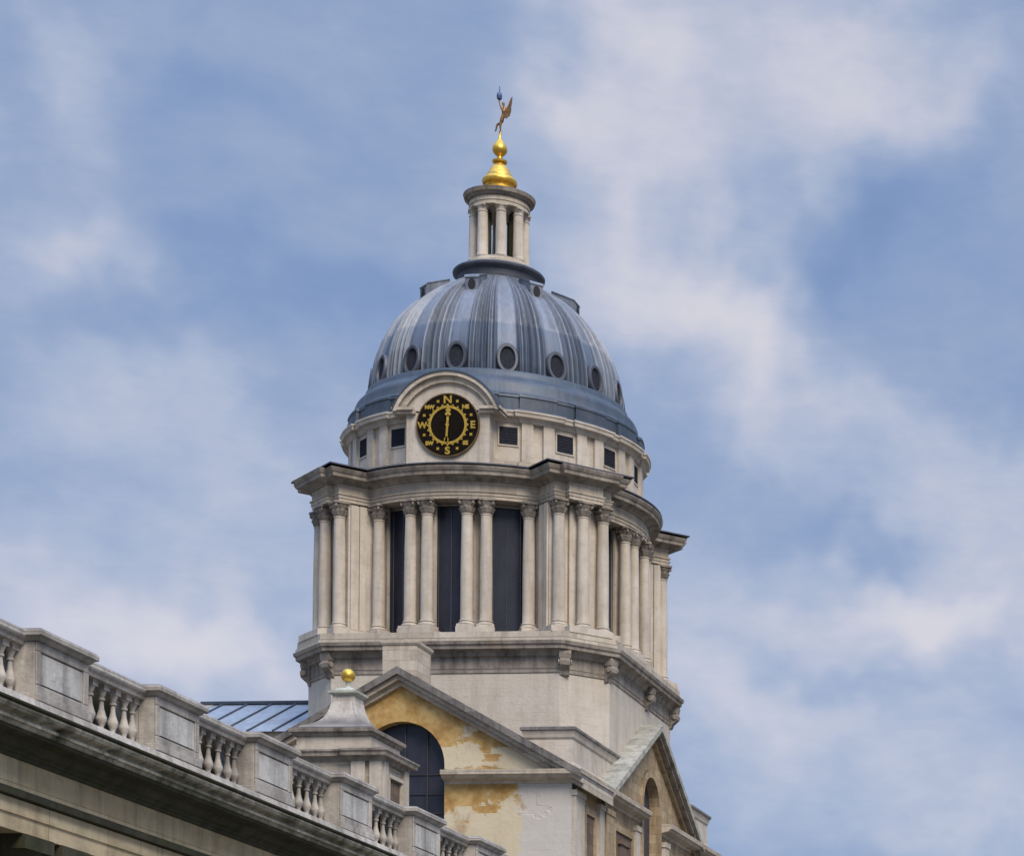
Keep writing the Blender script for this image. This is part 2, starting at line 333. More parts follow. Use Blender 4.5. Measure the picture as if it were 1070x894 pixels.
# ------------------------------------------------------------------ mesh helpers
WORLD = {}
def reg(o, parent, M):
    WORLD[o.name] = M
    if parent is not None:
        o.parent = parent
        o.matrix_local = WORLD[parent.name].inverted() @ M
    else:
        o.matrix_world = M
        o.location = M.translation
class MB:
    def __init__(s): s.v = []; s.f = []
    def add(s, vs, fs):
        k = len(s.v); s.v += [tuple(x) for x in vs]; s.f += [[k + i for i in f] for f in fs]; return s
    def box(s, x0, x1, y0, y1, z0, z1):
        vs = [(x, y, z) for z in (z0, z1) for y in (y0, y1) for x in (x0, x1)]
        return s.add(vs, [(0, 2, 3, 1), (4, 5, 7, 6), (0, 1, 5, 4), (2, 6, 7, 3), (0, 4, 6, 2), (1, 3, 7, 5)])
    def prism(s, pts, ext):
        """pts: planar loop of 3-D points, ext: extrusion vector"""
        n = len(pts); e_ = Vector(ext)
        vs = [Vector(p) for p in pts] + [Vector(p) + e_ for p in pts]
        fs = [list(range(n))[::-1], list(range(n, 2 * n))] + [(i, (i + 1) % n, n + (i + 1) % n, n + i) for i in range(n)]
        return s.add(vs, fs)
    def lathe(s, prof, n=24, c=(0, 0), mod=None, cap=True, a0=0):
        k = len(prof); vs = []
        for (r, z) in prof:
            for j in range(n):
                a = a0 + 2 * math.pi * j / n
                rr = mod(r, z, a) if mod else r
                vs.append((c[0] + rr * math.cos(a), c[1] + rr * math.sin(a), z))
        fs = [(i * n + j, i * n + (j + 1) % n, (i + 1) * n + (j + 1) % n, (i + 1) * n + j) for i in range(k - 1) for j in range(n)]
        if cap: fs += [list(range(n))[::-1], list(range((k - 1) * n, k * n))]
        return s.add(vs, fs)
    def sweep(s, plan, prof, capb=False, capt=True, closed=True):
        """plan counter-clockwise; prof (out, z) from bottom to top, mitred corners"""
        n = len(plan); P = [Vector(p) for p in plan]
        off = []
        for i in range(n):
            if closed or 0 < i < n - 1: a = (P[i] - P[i - 1]).normalized(); b = (P[(i + 1) % n] - P[i]).normalized()
            elif i == 0: a = b = (P[1] - P[0]).normalized()
            else: a = b = (P[-1] - P[-2]).normalized()
            na = Vector((a.y, -a.x)); nb = Vector((b.y, -b.x))
            off.append((na + nb) / max(.35, 1 + na.dot(nb)))
        vs = []
        for (o, z) in prof:
            for i in range(n):
                q = P[i] + off[i] * o; vs.append((q.x, q.y, z))
        k = len(prof); m = n if closed else n - 1
        fs = [(i * n + j, i * n + (j + 1) % n, (i + 1) * n + (j + 1) % n, (i + 1) * n + j) for i in range(k - 1) for j in range(m)]
        if closed and capb: fs.append(list(range(n))[::-1])
        if closed and capt: fs.append(list(range((k - 1) * n, k * n)))
        if not closed:
            fs.append([i * n for i in range(k)]); fs.append([i * n + n - 1 for i in range(k)][::-1])
        return s.add(vs, fs)
    def tube(s, pts, rads, n=8):
        P = [Vector(p) for p in pts]; vs = []
        for i, p in enumerate(P):
            d = (P[min(i + 1, len(P) - 1)] - P[max(i - 1, 0)]).normalized()
            u = d.orthogonal().normalized() if i == 0 else (u - d * u.dot(d)).normalized()
            v = d.cross(u)
            r = rads[i] if hasattr(rads, '__len__') else rads
            for j in range(n):
                a = 2 * math.pi * j / n; vs.append(p + u * (r * math.cos(a)) + v * (r * math.sin(a)))
        fs = [(i * n + j, i * n + (j + 1) % n, (i + 1) * n + (j + 1) % n, (i + 1) * n + j) for i in range(len(P) - 1) for j in range(n)]
        fs += [list(range(n))[::-1], list(range((len(P) - 1) * n, len(P) * n))]
        return s.add(vs, fs)
    def xf(s, M):
        s.v = [tuple(M @ Vector(v)) for v in s.v]; return s
    def mesh(s, name, mat, smooth=0, bevel=0):
        me = bpy.data.meshes.new(name); me.from_pydata(s.v, [], s.f); me.update()
        bm = bmesh.new(); bm.from_mesh(me)
        bmesh.ops.recalc_face_normals(bm, faces=bm.faces)
        bm.to_mesh(me); bm.free()
        if mat: me.materials.append(mat)
        if smooth:
            for p in me.polygons: p.use_smooth = True
            try: me.set_sharp_from_angle(angle=R(smooth))
            except Exception: pass
        return me
    def build(s, name, mat, parent=None, smooth=0, at=(0, 0, 0), rz=0, bevel=0):
        me = s.mesh(name, mat, smooth)
        o = bpy.data.objects.new(name, me); COL.objects.link(o)
        reg(o, parent, Matrix.Translation(at) @ Matrix.Rotation(rz, 4, 'Z'))
        if bevel:
            bv = o.modifiers.new('bevel', 'BEVEL'); bv.width = bevel; bv.segments = 2; bv.limit_method = 'ANGLE'; bv.angle_limit = R(40)
        return o
def inst(me, name, parent, at=(0, 0, 0), rz=0, M=None):
    o = bpy.data.objects.new(name, me); COL.objects.link(o)
    reg(o, parent, M if M is not None else Matrix.Translation(at) @ Matrix.Rotation(rz, 4, 'Z'))
    return o
def copy_part(src, parent, M):
    """copy a part and its sub-parts onto a thing"""
    c = src.copy(); COL.objects.link(c); c.parent = None
    base = WORLD[src.name]
    reg(c, parent, M)
    for ch in list(src.children):
        k = ch.copy(); COL.objects.link(k); k.parent = None
        reg(k, c, M @ base.inverted() @ WORLD[ch.name])
    return c
def empty(name, loc, label=None, cat=None, group=None):
    o = bpy.data.objects.new(name, None); COL.objects.link(o); o.empty_display_size = .5
    reg(o, None, Matrix.Translation(loc))
    if label: o['label'] = label
    if cat: o['category'] = cat
    if group: o['group'] = group
    return o
def polar(r, phi): return Vector((r * math.sin(R(phi)), -r * math.cos(R(phi))))
def ring_plan(r, n=96): return [(r * math.cos(2 * math.pi * i / n), r * math.sin(2 * math.pi * i / n)) for i in range(n)]

# ------------------------------------------------------------------ ground
g = MB(); g.add([(-3000, -3000, GROUND), (3000, -3000, GROUND), (3000, 3000, GROUND), (-3000, 3000, GROUND)], [(0, 1, 2, 3)])
o = g.build('ground', PAVE); o['kind'] = 'structure'

# ================================================================== THE DOMED TOWER
T = empty('domed_tower', (0, 0, GROUND), 'tall pale stone tower with columns and a ribbed blue grey lead dome', 'tower')

# ---- lower body -----------------------------------------------------
FY, SX = 13.85, 8.4           # planes of the front gable and of the side gable
BZ = 23.3
body = MB(); body.sweep([(-8.3, -12.9), (7.5, -12.9), (7.5, 12.9), (-8.3, 12.9)], [(0, GROUND), (0, BZ)])
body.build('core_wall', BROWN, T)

def arched_wall(half_l, half_r, c, r, spring, zb, ztop, base, M, depth, n=20):
    """strip wall in (a, z); arch centre c, radius r; below `base` solid. M maps (a, depth, z)"""
    mb = MB()
    xs = sorted(set([half_l, half_r] + [c - r * math.cos(math.pi * i / n) for i in range(n + 1)] + [0.0]))
    def strip(a0, a1, f0, f1, z0f, z1f):
        pts = [M(a0, 0, z0f(a0)), M(a1, 0, z0f(a1)), M(a1, 0, z1f(a1)), M(a0, 0, z1f(a0))]
        bk = [M(a0, depth, z0f(a0)), M(a1, depth, z0f(a1)), M(a1, depth, z1f(a1)), M(a0, depth, z1f(a0))]
        mb.add(pts + bk, [(0, 1, 2, 3), (7, 6, 5, 4), (0, 4, 5, 1), (3, 2, 6, 7)])
    arch = lambda a: spring + math.sqrt(max(0, r * r - (a - c) ** 2))
    for a0, a1 in zip(xs, xs[1:]):
        mid = (a0 + a1) / 2
        if c - r < mid < c + r:
            strip(a0, a1, 0, 0, arch, ztop); strip(a0, a1, 0, 0, lambda a: zb, lambda a: base)
        else:
            strip(a0, a1, 0, 0, lambda a: zb, ztop)
    for sg in (-1, 1):       # jambs
        a = c + sg * r
        mb.add([M(a, 0, base), M(a, depth, base), M(a, depth, spring), M(a, 0, spring)], [(0, 1, 2, 3)])
    return mb
gable = lambda a: 28.05 - abs(a) * (28.05 - 23.3) / 8.4
Mf = lambda a, d, z: (a, -FY + d, z)
Ms = lambda a, d, z: (SX - d, a, z)
aw = arched_wall(-8.4, 8.4, 0, 2.12, 24.0, GROUND, gable, 16.0, Mf, .75)
gf = aw.build('gable_wall', RENDER, T)
aw = arched_wall(-8.4, 8.4, 0, 1.55, 24.25, GROUND, gable, 17.0, Ms, .6)
gs = aw.build('gable_wall', TAN, T)
# corner strips and the flank wall between the front and the side gable
for bx_ in ((7.6, SX, -FY + .76, -8.4, GROUND, 23.3), (-8.4, -7.8, -FY + .76, 12.9, GROUND, 23.3), (7.6, SX, 8.4, 13.0, GROUND, 23.3)):
    fl = MB(); fl.box(*bx_); fl.build('flank_wall', TAN, T)
# windows in the arches
def arch_window(r, spring, base, M, name, mat, d0):
    mb = MB(); n = 20
    pts = [M(-r, d0, base), M(r, d0, base)] + [M(r * math.cos(math.pi * i / n), d0, spring + r * math.sin(math.pi * i / n)) for i in range(n + 1)]
    e_ = Vector(M(0, d0 + .1, 0)) - Vector(M(0, d0, 0))
    mb.prism(pts, e_)
    return mb.build(name, mat, T)
wn = arch_window(2.16, 24.0, 15.9, Mf, 'arched_window', GLAZ, .55)
gb = MB()
for a in (-1.1, 0, 1.1): gb.box(a - .025, a + .025, -FY + .47, -FY + .54, 16, 24.0 + math.sqrt(2.12 ** 2 - a * a) - .02)
for z in [16 + .95 * i for i in range(1, 9)]: gb.box(-2.1, 2.1, -FY + .49, -FY + .53, z - .015, z + .015)
gb.build('glazing_bar', DARKW, wn)
wn = arch_window(1.6, 24.25, 16.9, Ms, 'arched_window', DARKW, .45)
# arch surround on the side gable
ar = MB(); n = 20
for i in range(n):
    a0, a1 = math.pi * i / n, math.pi * (i + 1) / n
    q = [(r_ * math.cos(a), 24.25 + r_ * math.sin(a)) for r_, a in ((1.56, a0), (1.95, a0), (1.95, a1), (1.56, a1))]
    ar.prism([Ms(a, -.12, z) for a, z in q], Vector((-.118, 0, 0)))
for sg in (-1, 1):
    ar.box(SX + .002, SX + .12, min(sg * 1.56, sg * 1.95), max(sg * 1.56, sg * 1.95), 17, 24.25)
ar.build('arch_surround', TAN, gs)

# raking cornices and gable roofs
def rake(M, ext_l, ext_r, back, ov, mats, parts):
    """ov: how far the cornice stands proud of the wall"""
    sl = (28.05 - 23.3) / 8.4
    out = []
    for (o0, t0, t1, mat, nm) in parts:
        mb = MB()
        for sg in (-1, 1):
            A = 9.05
            q = [(0, 28.05 + t0), (sg * A, 28.05 + t0 - sl * A), (sg * A, 28.05 + t1 - sl * A), (0, 28.05 + t1)]
            pts = [M(a, -o0, z) for a, z in q]
            e_ = Vector(M(0, back, 0)) - Vector(M(0, -o0, 0))
            mb.prism(pts, e_)
        out.append(mb.build(nm, mat, T))
    return out
rake(Mf, 9, 9, 4.75, .6, None, [(.22, -.22, .02, STONE, 'raking_cornice'), (.50, .024, .26, STONE, 'raking_cornice'), (.72, .264, .62, SLATE, 'gable_roof')])
rake(Ms, 9, 9, .9, .6, None, [(.22, -.22, .02, TAN, 'raking_cornice'), (.50, .024, .26, CORN, 'raking_cornice'), (.68, .264, .60, ROOFPALE, 'gable_roof')])
# dentils under both rakes
dt = MB()
# horizontal cornice, broken at the arches, wrapping the front right corner
prof = [(0, 23.02), (.06, 23.04), (.1, 23.16), (.5, 23.26), (.54, 23.34), (.68, 23.40), (.70, 23.62), (0, 23.66)]
hc = MB()
hc.sweep([(2.14, -FY), (SX, -FY), (SX, -1.98)], prof, closed=False)
hc.sweep([(SX, 1.98), (SX, 13.0)], prof, closed=False)
hc.sweep([(-SX, 12), (-SX, -FY), (-2.14, -FY)], prof, closed=False)
hc.build('horizontal_cornice', STONE, T)
# frieze mouldings, pilasters, panels of the side wall
pil = []
for (y0, y1, m) in ((-13.84, -12.4, COLSTONE), (-9.8, -9.05, COLSTONE), (-8.75, -7.3, TAN), (-3.2, -2.45, COLSTONE), (2.45, 3.2, COLSTONE), (7.3, 8.75, TAN), (9.05, 9.8, COLSTONE), (12.2, 13.1, TAN)):
    p = MB(); p.box(SX + .003, SX + .2, y0, y1, GROUND, 22.45); p.box(SX + .003, SX + .26, y0 - .06, y1 + .06, 22.45, 22.72)
    p.build('pilaster', m, T)
for yc in (-5.25, 5.25, -11.1, 11.0):
    hw = 1.75 if abs(yc) < 8 else .95
    p = MB()
    for (a, b, c_, d_) in ((yc - hw, yc + hw, 21.9, 22.25), (yc - hw, yc + hw, 17, 17.3), (yc - hw, yc - hw + .22, 17.3, 21.9), (yc + hw - .22, yc + hw, 17.3, 21.9)):
        p.box(SX + .003, SX + .13, a, b, c_, d_)
    fr = p.build('panel_frame', TAN, T)
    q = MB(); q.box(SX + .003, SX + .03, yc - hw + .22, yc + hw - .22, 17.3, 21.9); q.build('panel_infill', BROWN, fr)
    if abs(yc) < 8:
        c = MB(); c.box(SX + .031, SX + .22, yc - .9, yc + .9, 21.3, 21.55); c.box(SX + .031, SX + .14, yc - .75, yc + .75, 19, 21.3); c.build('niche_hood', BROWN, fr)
# acroterion pedestal on the front gable apex
p = MB(); p.box(-.82, .86, -14.3, -12.3, 28.2, 29.8)
p.sweep([(-.82, -14.3), (.86, -14.3), (.86, -12.3), (-.82, -12.3)], [(.002, 29.72), (.04, 29.75), (.09, 29.84), (.1, 29.95), (-.2, 30.0)], capb=True)
p.build('gable_pedestal', STONE, T, bevel=.02)
# corner attic blocks beside the side gable
for (x0, x1, y0, y1) in ((5.5, 7.95, -12.2, -4.6), (5.5, 7.95, 10.2, 14.2)):
    p = MB(); p.sweep([(x0, y0), (x1, y0), (x1, y1), (x0, y1)], [(.1, 23.3), (.1, 24.2), (0, 24.4), (-.05, 25.5), (.02, 25.6), (.05, 25.75), (.1, 25.9), (.1, 26.0), (0, 26.05)])
    ob = p.build('corner_block', COLSTONE, T)
    c = MB(); c.sweep([(x0, y0), (x1, y0), (x1, y1), (x0, y1)], [(.102, 25.93), (.17, 25.95), (.17, 26.08), (0, 26.14)]); c.build('coping', SLATE, ob)
# side body seen past the gable (far end)
# ---- octagonal block --------------------------------------------------
def octo(H, c): return [(H, -(H - c)), (H, H - c), (H - c, H), (-(H - c), H), (-H, H - c), (-H, -(H - c)), (-(H - c), -H), (H - c, -H)]
oc = MB(); oc.sweep(octo(7.9, 2.0), [(0, 23.4), (0, 30.55)], capt=True); oc.build('base_wall', WALL, T)
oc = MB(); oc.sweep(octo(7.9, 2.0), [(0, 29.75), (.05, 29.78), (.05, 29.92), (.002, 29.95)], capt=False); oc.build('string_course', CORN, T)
oc = MB(); oc.sweep(octo(7.902, 2.0), [(0, 29.98), (.03, 30.0), (.03, 30.55), (.16, 30.62), (.2, 30.78), (.30, 30.86), (.58, 30.9), (.6, 31.06), (.68, 31.12), (.72, 31.28), (.1, 31.36)])
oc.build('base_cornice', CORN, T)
oc = MB(); oc.sweep(octo(8.33, 2.0), [(.08, 31.3), (.08, 31.45), (0, 31.5), (0, 31.8)]); oc.build('peristyle_plinth', STONE, T)

# carved brackets under the cornice at the corners of the octagon
def bracket_mesh():
    mb = MB()
    pts = [(0, 0), (.45, 0), (.48, -.14), (.46, -.24), (.42, -.4), (.5, -.55), (.46, -.75), (.3, -.9), (.16, -1.02), (.1, -1.2), (0, -1.28)]
    mb.prism([(-.24, -x, z) for x, z in pts], (.48, 0, 0))
    mb.prism([(-.30, -x * 1.03, z) for x, z in pts[:5] + [(0, -.4)]], (.60, 0, 0))
    for sx in (-1, 1):
        c = [(sx * .27, -.34 + .15 * math.cos(a), -.6 + .15 * math.sin(a)) for a in [k * math.pi / 5 for k in range(10)]]
        mb.prism(c, (sx * .06, 0, 0))
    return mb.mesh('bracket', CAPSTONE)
bme = bracket_mesh()
for (x, y, ang) in ((6.1, -7.75, 22), (7.8, -5.95, 68), (7.9, .9, 90), (7.9, 5.9, 90), (-5.95, -7.8, -22), (-7.8, -5.95, -68)):
    inst(bme, 'bracket', T, (x, y, 30.86), R(ang))

# ---- peristyle ----------------------------------------------------------
def stplan(ringr, s_in, hw_in, s_out=None, hw_out=None, n=14):
    """ring with four diagonal projections; counter-clockwise seen from above"""
    pts = []
    for k in range(4):
        phi0 = 45 + 90 * k                                   # direction of the projection, from -Y towards +X
        dv = polar(1, phi0); tv = Vector((-dv.y, dv.x))       # tv: counter-clockwise
        def P(s_, t_): return tuple(dv * s_ + tv * t_)
        sj = math.sqrt(ringr ** 2 - hw_in ** 2)
        pts.append(P(sj, -hw_in)); pts.append(P(s_in, -hw_in))
        if s_out: pts += [P(s_in, -hw_out), P(s_out, -hw_out), P(s_out, hw_out), P(s_in, hw_out)]
        pts += [P(s_in, hw_in), P(sj, hw_in)]
        a = math.degrees(math.asin(hw_in / ringr))
        for j in range(1, n): pts.append(tuple(polar(ringr, phi0 + a + (90 - 2 * a) * j / n)))
    return pts
# inner wall with window openings: piers between windows as solids
core = MB(); core.lathe([(7.02, 31.78), (7.02, 38.7)], 96); core.build('drum_wall', COLSTONE, T, smooth=30)
for k in range(4):
    for j, dphi in enumerate((-22.5, 0, 22.5)):
        ph = dphi + 90 * k
        wm = MB(); 
        hw = 8.2
        a0, a1 = ph - hw, ph + hw
        N_ = 6
        arc = [polar(7.06, a0 + (a1 - a0) * i / N_) for i in range(N_ + 1)]
        vs = [(p.x, p.y, 32.0) for p in arc] + [(p.x, p.y, 38.6) for p in arc]
        wm.add(vs, [(i, i + 1, N_ + 2 + i, N_ + 1 + i) for i in range(N_)])
        wo_ = wm.build('window', GLAZ, T)
        bars = MB()
        for i in (1, 3, 5):
            p = polar(7.09, a0 + (a1 - a0) * i / N_); bars.tube([(p.x, p.y, 32.0), (p.x, p.y, 38.6)], .03, 4)
        bars.build('glazing_bar', LEADK, wo_)
# piers between windows, carrying the pilasters behind the columns
def arc_block(mb, r0, r1, a0, a1, z0, z1, n=4):
    i_ = [polar(r0, a0 + (a1 - a0) * i / n) for i in range(n + 1)]
    o_ = [polar(r1, a0 + (a1 - a0) * i / n) for i in range(n + 1)]
    loop = [(p.x, p.y, z0) for p in o_] + [(p.x, p.y, z0) for p in reversed(i_)]
    mb.prism(loop, (0, 0, z1 - z0)); return mb
for k in range(4):
    for c_, hw in ((-11.1, 4.7), (11.1, 4.7)):
        p = MB(); arc_block(p, 6.9, 7.24, 90 * k + c_ - hw, 90 * k + c_ + hw, 31.78, 38.62); 
        for dd in (-3.6, 3.6): arc_block(p, 7.23, 7.36, 90 * k + c_ + dd - 1.9, 90 * k + c_ + dd + 1.9, 32.3, 38.61)
        arc_block(p, 6.9, 8.28, 90 * k + c_ - 6.7, 90 * k + c_ + 6.7, 31.79, 32.12)
        p.build('pier', COLSTONE, T)
    p = MB(); arc_block(p, 6.9, 7.24, 90 * k + 30.5, 90 * k + 59.5, 31.78, 38.62, 8)
    dv = polar(1, 45 + 90 * k); tv = Vector((-dv.y, dv.x))
    q = [dv * 6.5 - tv * 1.62, dv * 9.0 - tv * 1.62, dv * 9.0 - tv * .6, dv * 9.2 - tv * .6, dv * 9.2 + tv * .6, dv * 9.0 + tv * .6, dv * 9.0 + tv * 1.62, dv * 6.5 + tv * 1.62]
    p.prism([(v.x, v.y, 31.8) for v in q], (0, 0, 6.82))
    for sg in (-1, 1):      # pilasters on the flanks of the pier
        for s_ in (8.25, 8.72):
            q = [dv * (s_ - .18) + tv * sg * 1.6, dv * (s_ + .18) + tv * sg * 1.6, dv * (s_ + .18) + tv * sg * 1.72, dv * (s_ - .18) + tv * sg * 1.72]
            p.prism([(v.x, v.y, 32.2) for v in q], (0, 0, 6.41))
    arc_block(p, 6.9, 8.28, 90 * k + 27.0, 90 * k + 33.4, 31.79, 32.12); arc_block(p, 6.9, 8.28, 90 * k + 56.6, 90 * k + 63.0, 31.79, 32.12)
    q = [dv * 7.0 - tv * 1.95, dv * 9.9 - tv * 1.95, dv * 9.9 - tv * 1.2, dv * 10.4 - tv * 1.2, dv * 10.4 + tv * 1.2, dv * 9.9 + tv * 1.2, dv * 9.9 + tv * 1.95, dv * 7.0 + tv * 1.95]
    p.prism([(v.x, v.y, 31.785) for v in q], (0, 0, .34))
    p.build('corner_pier', COLSTONE, T)
# columns
def column_mesh():
    mb = MB(); r = .315
    mb.box(-.43, .43, -.43, .43, 0, .14)
    mb.lathe([(.42, .14), (.44, .18), (.42, .24), (.36, .26), (.345, .31), (.38, .34), (.37, .38), (.33, .40), (.318, .45), (r, 1.0), (r, 2.4), (.30, 4.0), (.272, 5.78), (.30, 5.80), (.30, 5.85), (.27, 5.87)], 24)
    return mb.mesh('column', COLSTONE, 40)
def capital_mesh():
    mb = MB()
    def mod(r, z, a):
        tier = 0 if z < .34 else 1
        k = .5 + .5 * math.cos(8 * a + tier * math.pi)
        return r * (1 + .16 * k * (1 if .05 < z < .62 else 0))
    mb.lathe([(.27, 0), (.30, .06), (.33, .18), (.385, .27), (.36, .30), (.31, .33), (.33, .42), (.40, .52), (.42, .56), (.34, .58), (.35, .64)], 32, mod=mod)
    for i in range(4):      # volutes on the diagonals and a curved abacus
        a = math.pi / 4 + i * math.pi / 2
        c = Vector((math.cos(a), math.sin(a), 0)); t_ = Vector((-c.y, c.x, 0))
        ctr = c * .44 + Vector((0, 0, .53))
        loop = [ctr + c * (.09 * math.cos(b)) + Vector((0, 0, .1 * math.sin(b))) - t_ * .05 for b in [j * math.pi / 5 for j in range(10)]]
        mb.prism(loop, t_ * .1)
    ab = []
    for i in range(4):
        a = math.pi / 4 + i * math.pi / 2
        for da, rr in ((-.12, .56), (.12, .56), (.5, .43), (math.pi / 4, .40), (math.pi / 2 - .5, .43)):
            ab.append((rr * math.cos(a + da), rr * math.sin(a + da), .64))
    mb.prism(ab, (0, 0, .11))
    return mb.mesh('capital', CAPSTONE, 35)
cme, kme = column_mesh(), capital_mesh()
first = None
ZB = 32.12
spots = []
for k in range(4):
    for ph in (-30.1, -14.6, -7.6, 7.6, 14.6, 30.1):
        spots.append((polar(7.8, ph + 90 * k), ph + 90 * k))
    dv = polar(1, 45 + 90 * k); tv = Vector((-dv.y, dv.x))
    for s_, t_ in ((9.52, 0), (9.3, -1.24), (9.3, 1.24)):
        spots.append((dv * s_ + tv * t_, 45 + 90 * k))
for p, ph in spots:
    M = Matrix.Translation((p.x, p.y, ZB)) @ Matrix.Rotation(R(ph), 4, 'Z')
    if first is None:
        first = inst(cme, 'column', T, M=M)
        inst(kme, 'capital', first, M=M @ Matrix.Translation((0, 0, 5.87)))
    else: copy_part(first, T, M)
# entablature: architrave, frieze and cornice
EP = stplan(7.98, 9.5, 1.6, 9.85, .95)
en = MB(); en.sweep(EP, [(0, 38.74), (.0, 38.90), (.04, 38.91), (.04, 39.05), (.09, 39.08), (.10, 39.14), (.0, 39.17), (0, 39.62)], capb=True)
en.build('entablature', STONE, T)
CP = stplan(7.98, 9.5, 1.6, 9.85, .95)
en = MB(); en.sweep(CP, [(.005, 39.60), (.08, 39.62), (.12, 39.70), (.22, 39.76), (.30, 39.80), (.58, 39.83), (.60, 39.98), (.66, 40.04), (.73, 40.17), (.75, 40.24), (.60, 40.30), (.0, 40.42)])
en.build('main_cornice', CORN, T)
en = MB(); en.sweep(stplan(7.75, 9.4, 1.5), [(.95, 40.33), (.95, 40.40), (.3, 40.55), (0, 40.6)]) ; en.build('cornice_lead', LEADK, T)

# ---- attic drum -----------------------------------------------------------
def attic_plan(rw, rp, cent=4.2, hw=2.2, n=2):
    pts = []
    for b in range(16):
        m = 11.25 + 22.5 * b
        ang = []
        for c_ in (m - cent, m + cent):
            ang += [(c_ - hw, rw), (c_ - hw + .01, rp), (c_, rp), (c_ + hw - .01, rp), (c_ + hw, rw)]
        ang += [(m + 11.25 - 3.3, rw), (m + 11.25, rw), (m + 11.25 + 3.3, rw)]
        for a, r_ in ang: pts.append(tuple(polar(r_, a)))
    return pts
def attic_plan_blocks(rw, rp, hw=6.9):
    pts = []
    for b in range(16):
        m = 11.25 + 22.5 * b
        for a, r_ in ((m - hw, rw), (m - hw + .01, rp), (m - 3, rp), (m, rp), (m + 3, rp), (m + hw - .01, rp), (m + hw, rw), (m + 11.25, rw)):
            pts.append(tuple(polar(r_, a)))
    return pts
AW = 7.5
at = MB()
at.sweep(attic_plan(AW, AW + .17), [(0, 40.4), (0, 43.0)], capt=False)
# wall panels are pierced by square openings: reveal boxes set into the wall read as dark windows
at.build('attic_wall', COLSTONE, T)
at = MB(); at.sweep(attic_plan_blocks(AW + .05, AW + .2), [(.12, 40.45), (.12, 40.85), (.0, 40.9)], capt=False); at.build('attic_plinth', STONE, T)
for b in range(16):
    ph = 22.5 * b
    if b == 0: continue
    zc_, hz, ha = 42.22, .46, 3.5
    d_ = polar(1, ph); t_ = Vector((-d_.y, d_.x))
    hw = AW * math.sin(R(ha))
    fr = MB()
    def bb(mb, s0, s1, t0, t1, z0, z1):
        q = [d_ * s0 + t_ * t0, d_ * s1 + t_ * t0, d_ * s1 + t_ * t1, d_ * s0 + t_ * t1]
        mb.prism([(v.x, v.y, z0) for v in q], (0, 0, z1 - z0))
    F = .07
    bb(fr, AW - .1, AW + .035, -hw - F, -hw, zc_ - hz - F, zc_ + hz + F); bb(fr, AW - .1, AW + .035, hw, hw + F, zc_ - hz - F, zc_ + hz + F)
    bb(fr, AW - .1, AW + .035, -hw, hw, zc_ + hz, zc_ + hz + F); bb(fr, AW - .1, AW + .045, -hw, hw, zc_ - hz - F, zc_ - hz)
    fo = fr.build('attic_window', COLSTONE, T)
    s_ = MB(); bb(s_, AW - .3, AW + .012, -hw - .002, hw + .002, zc_ - hz - .002, zc_ + hz + .002); s_.build('shutter', SHUT, fo)
    s_ = MB()
    for i in range(6): bb(s_, AW + .005, AW + .03, -hw, hw, zc_ - hz + .04 + i * .15, zc_ - hz + .09 + i * .15)
    s_.build('louvre', SHUT, fo)
at = MB(); at.sweep(attic_plan_blocks(AW + .08, AW + .2), [(0, 42.92), (.02, 42.95), (.08, 43.02), (.1, 43.12), (.3, 43.16), (.33, 43.3), (.38, 43.36), (.38, 43.44), (0, 43.5)], capb=True)
at.build('attic_cornice', COLSTONE, T)

# ---- lead skirt and dome ------------------------------------------------------
sk_ = MB(); sk_.sweep(attic_plan_blocks(7.5, 7.66), [(.22, 43.45), (.2, 43.55), (.06, 43.66), (.04, 44.2), (.08, 44.26), (.06, 44.38), (-.08, 44.48)])
sk_.lathe([(7.55, 44.42), (7.5, 44.5), (7.42, 44.62), (7.38, 44.95), (7.3, 45.15), (7.12, 45.35), (6.98, 45.42), (6.88, 45.6), (6.84, 45.82), (6.8, 45.86), (6.5, 45.9)], 128)
sk_.build('dome_skirt', LEADD, T, smooth=35)
from math import cos, sin, pi
prof = [(6.58, 45.8), (6.57, 46.2), (6.55, 46.5), (6.50, 46.9), (6.43, 47.4), (6.28, 47.95), (6.08, 48.5), (5.82, 49.05), (5.52, 49.6), (5.16, 50.1), (4.75, 50.6), (4.28, 51.05), (3.75, 51.5), (3.2, 51.88), (2.7, 52.2), (2.35, 52.42), (2.15, 52.6)]
pf = []
for (a, b) in zip(prof, prof[1:]):
    for i in range(3): pf.append((a[0] + (b[0] - a[0]) * i / 3, a[1] + (b[1] - a[1]) * i / 3))
pf.append(prof[-1])
def relief(a):
    # a: angle in degrees within a bay, 0 = centre of an oval window
    d_ = ((a + 11.25) % 22.5) - 11.25
    x = abs(d_)
    gsn = lambda c, w_: math.exp(-((x - c) / w_) ** 2)
    h = .27 * gsn(5.7, .7) + .27 * gsn(8.5, .62) + .30 * gsn(11.25, .72)
    h += .05 * (1 if x < 4.9 else 0)
    return h
def dmod(r, z, a):
    ph = math.degrees(a) + 90        # phi measured from -Y
    k = min(1, max(.25, r / 5.5))
    return r - .22 + relief(ph) * k
dm = MB(); dm.lathe(pf, 16 * 60, mod=dmod)
dome = dm.build('lead_dome', LEAD, T, smooth=50)
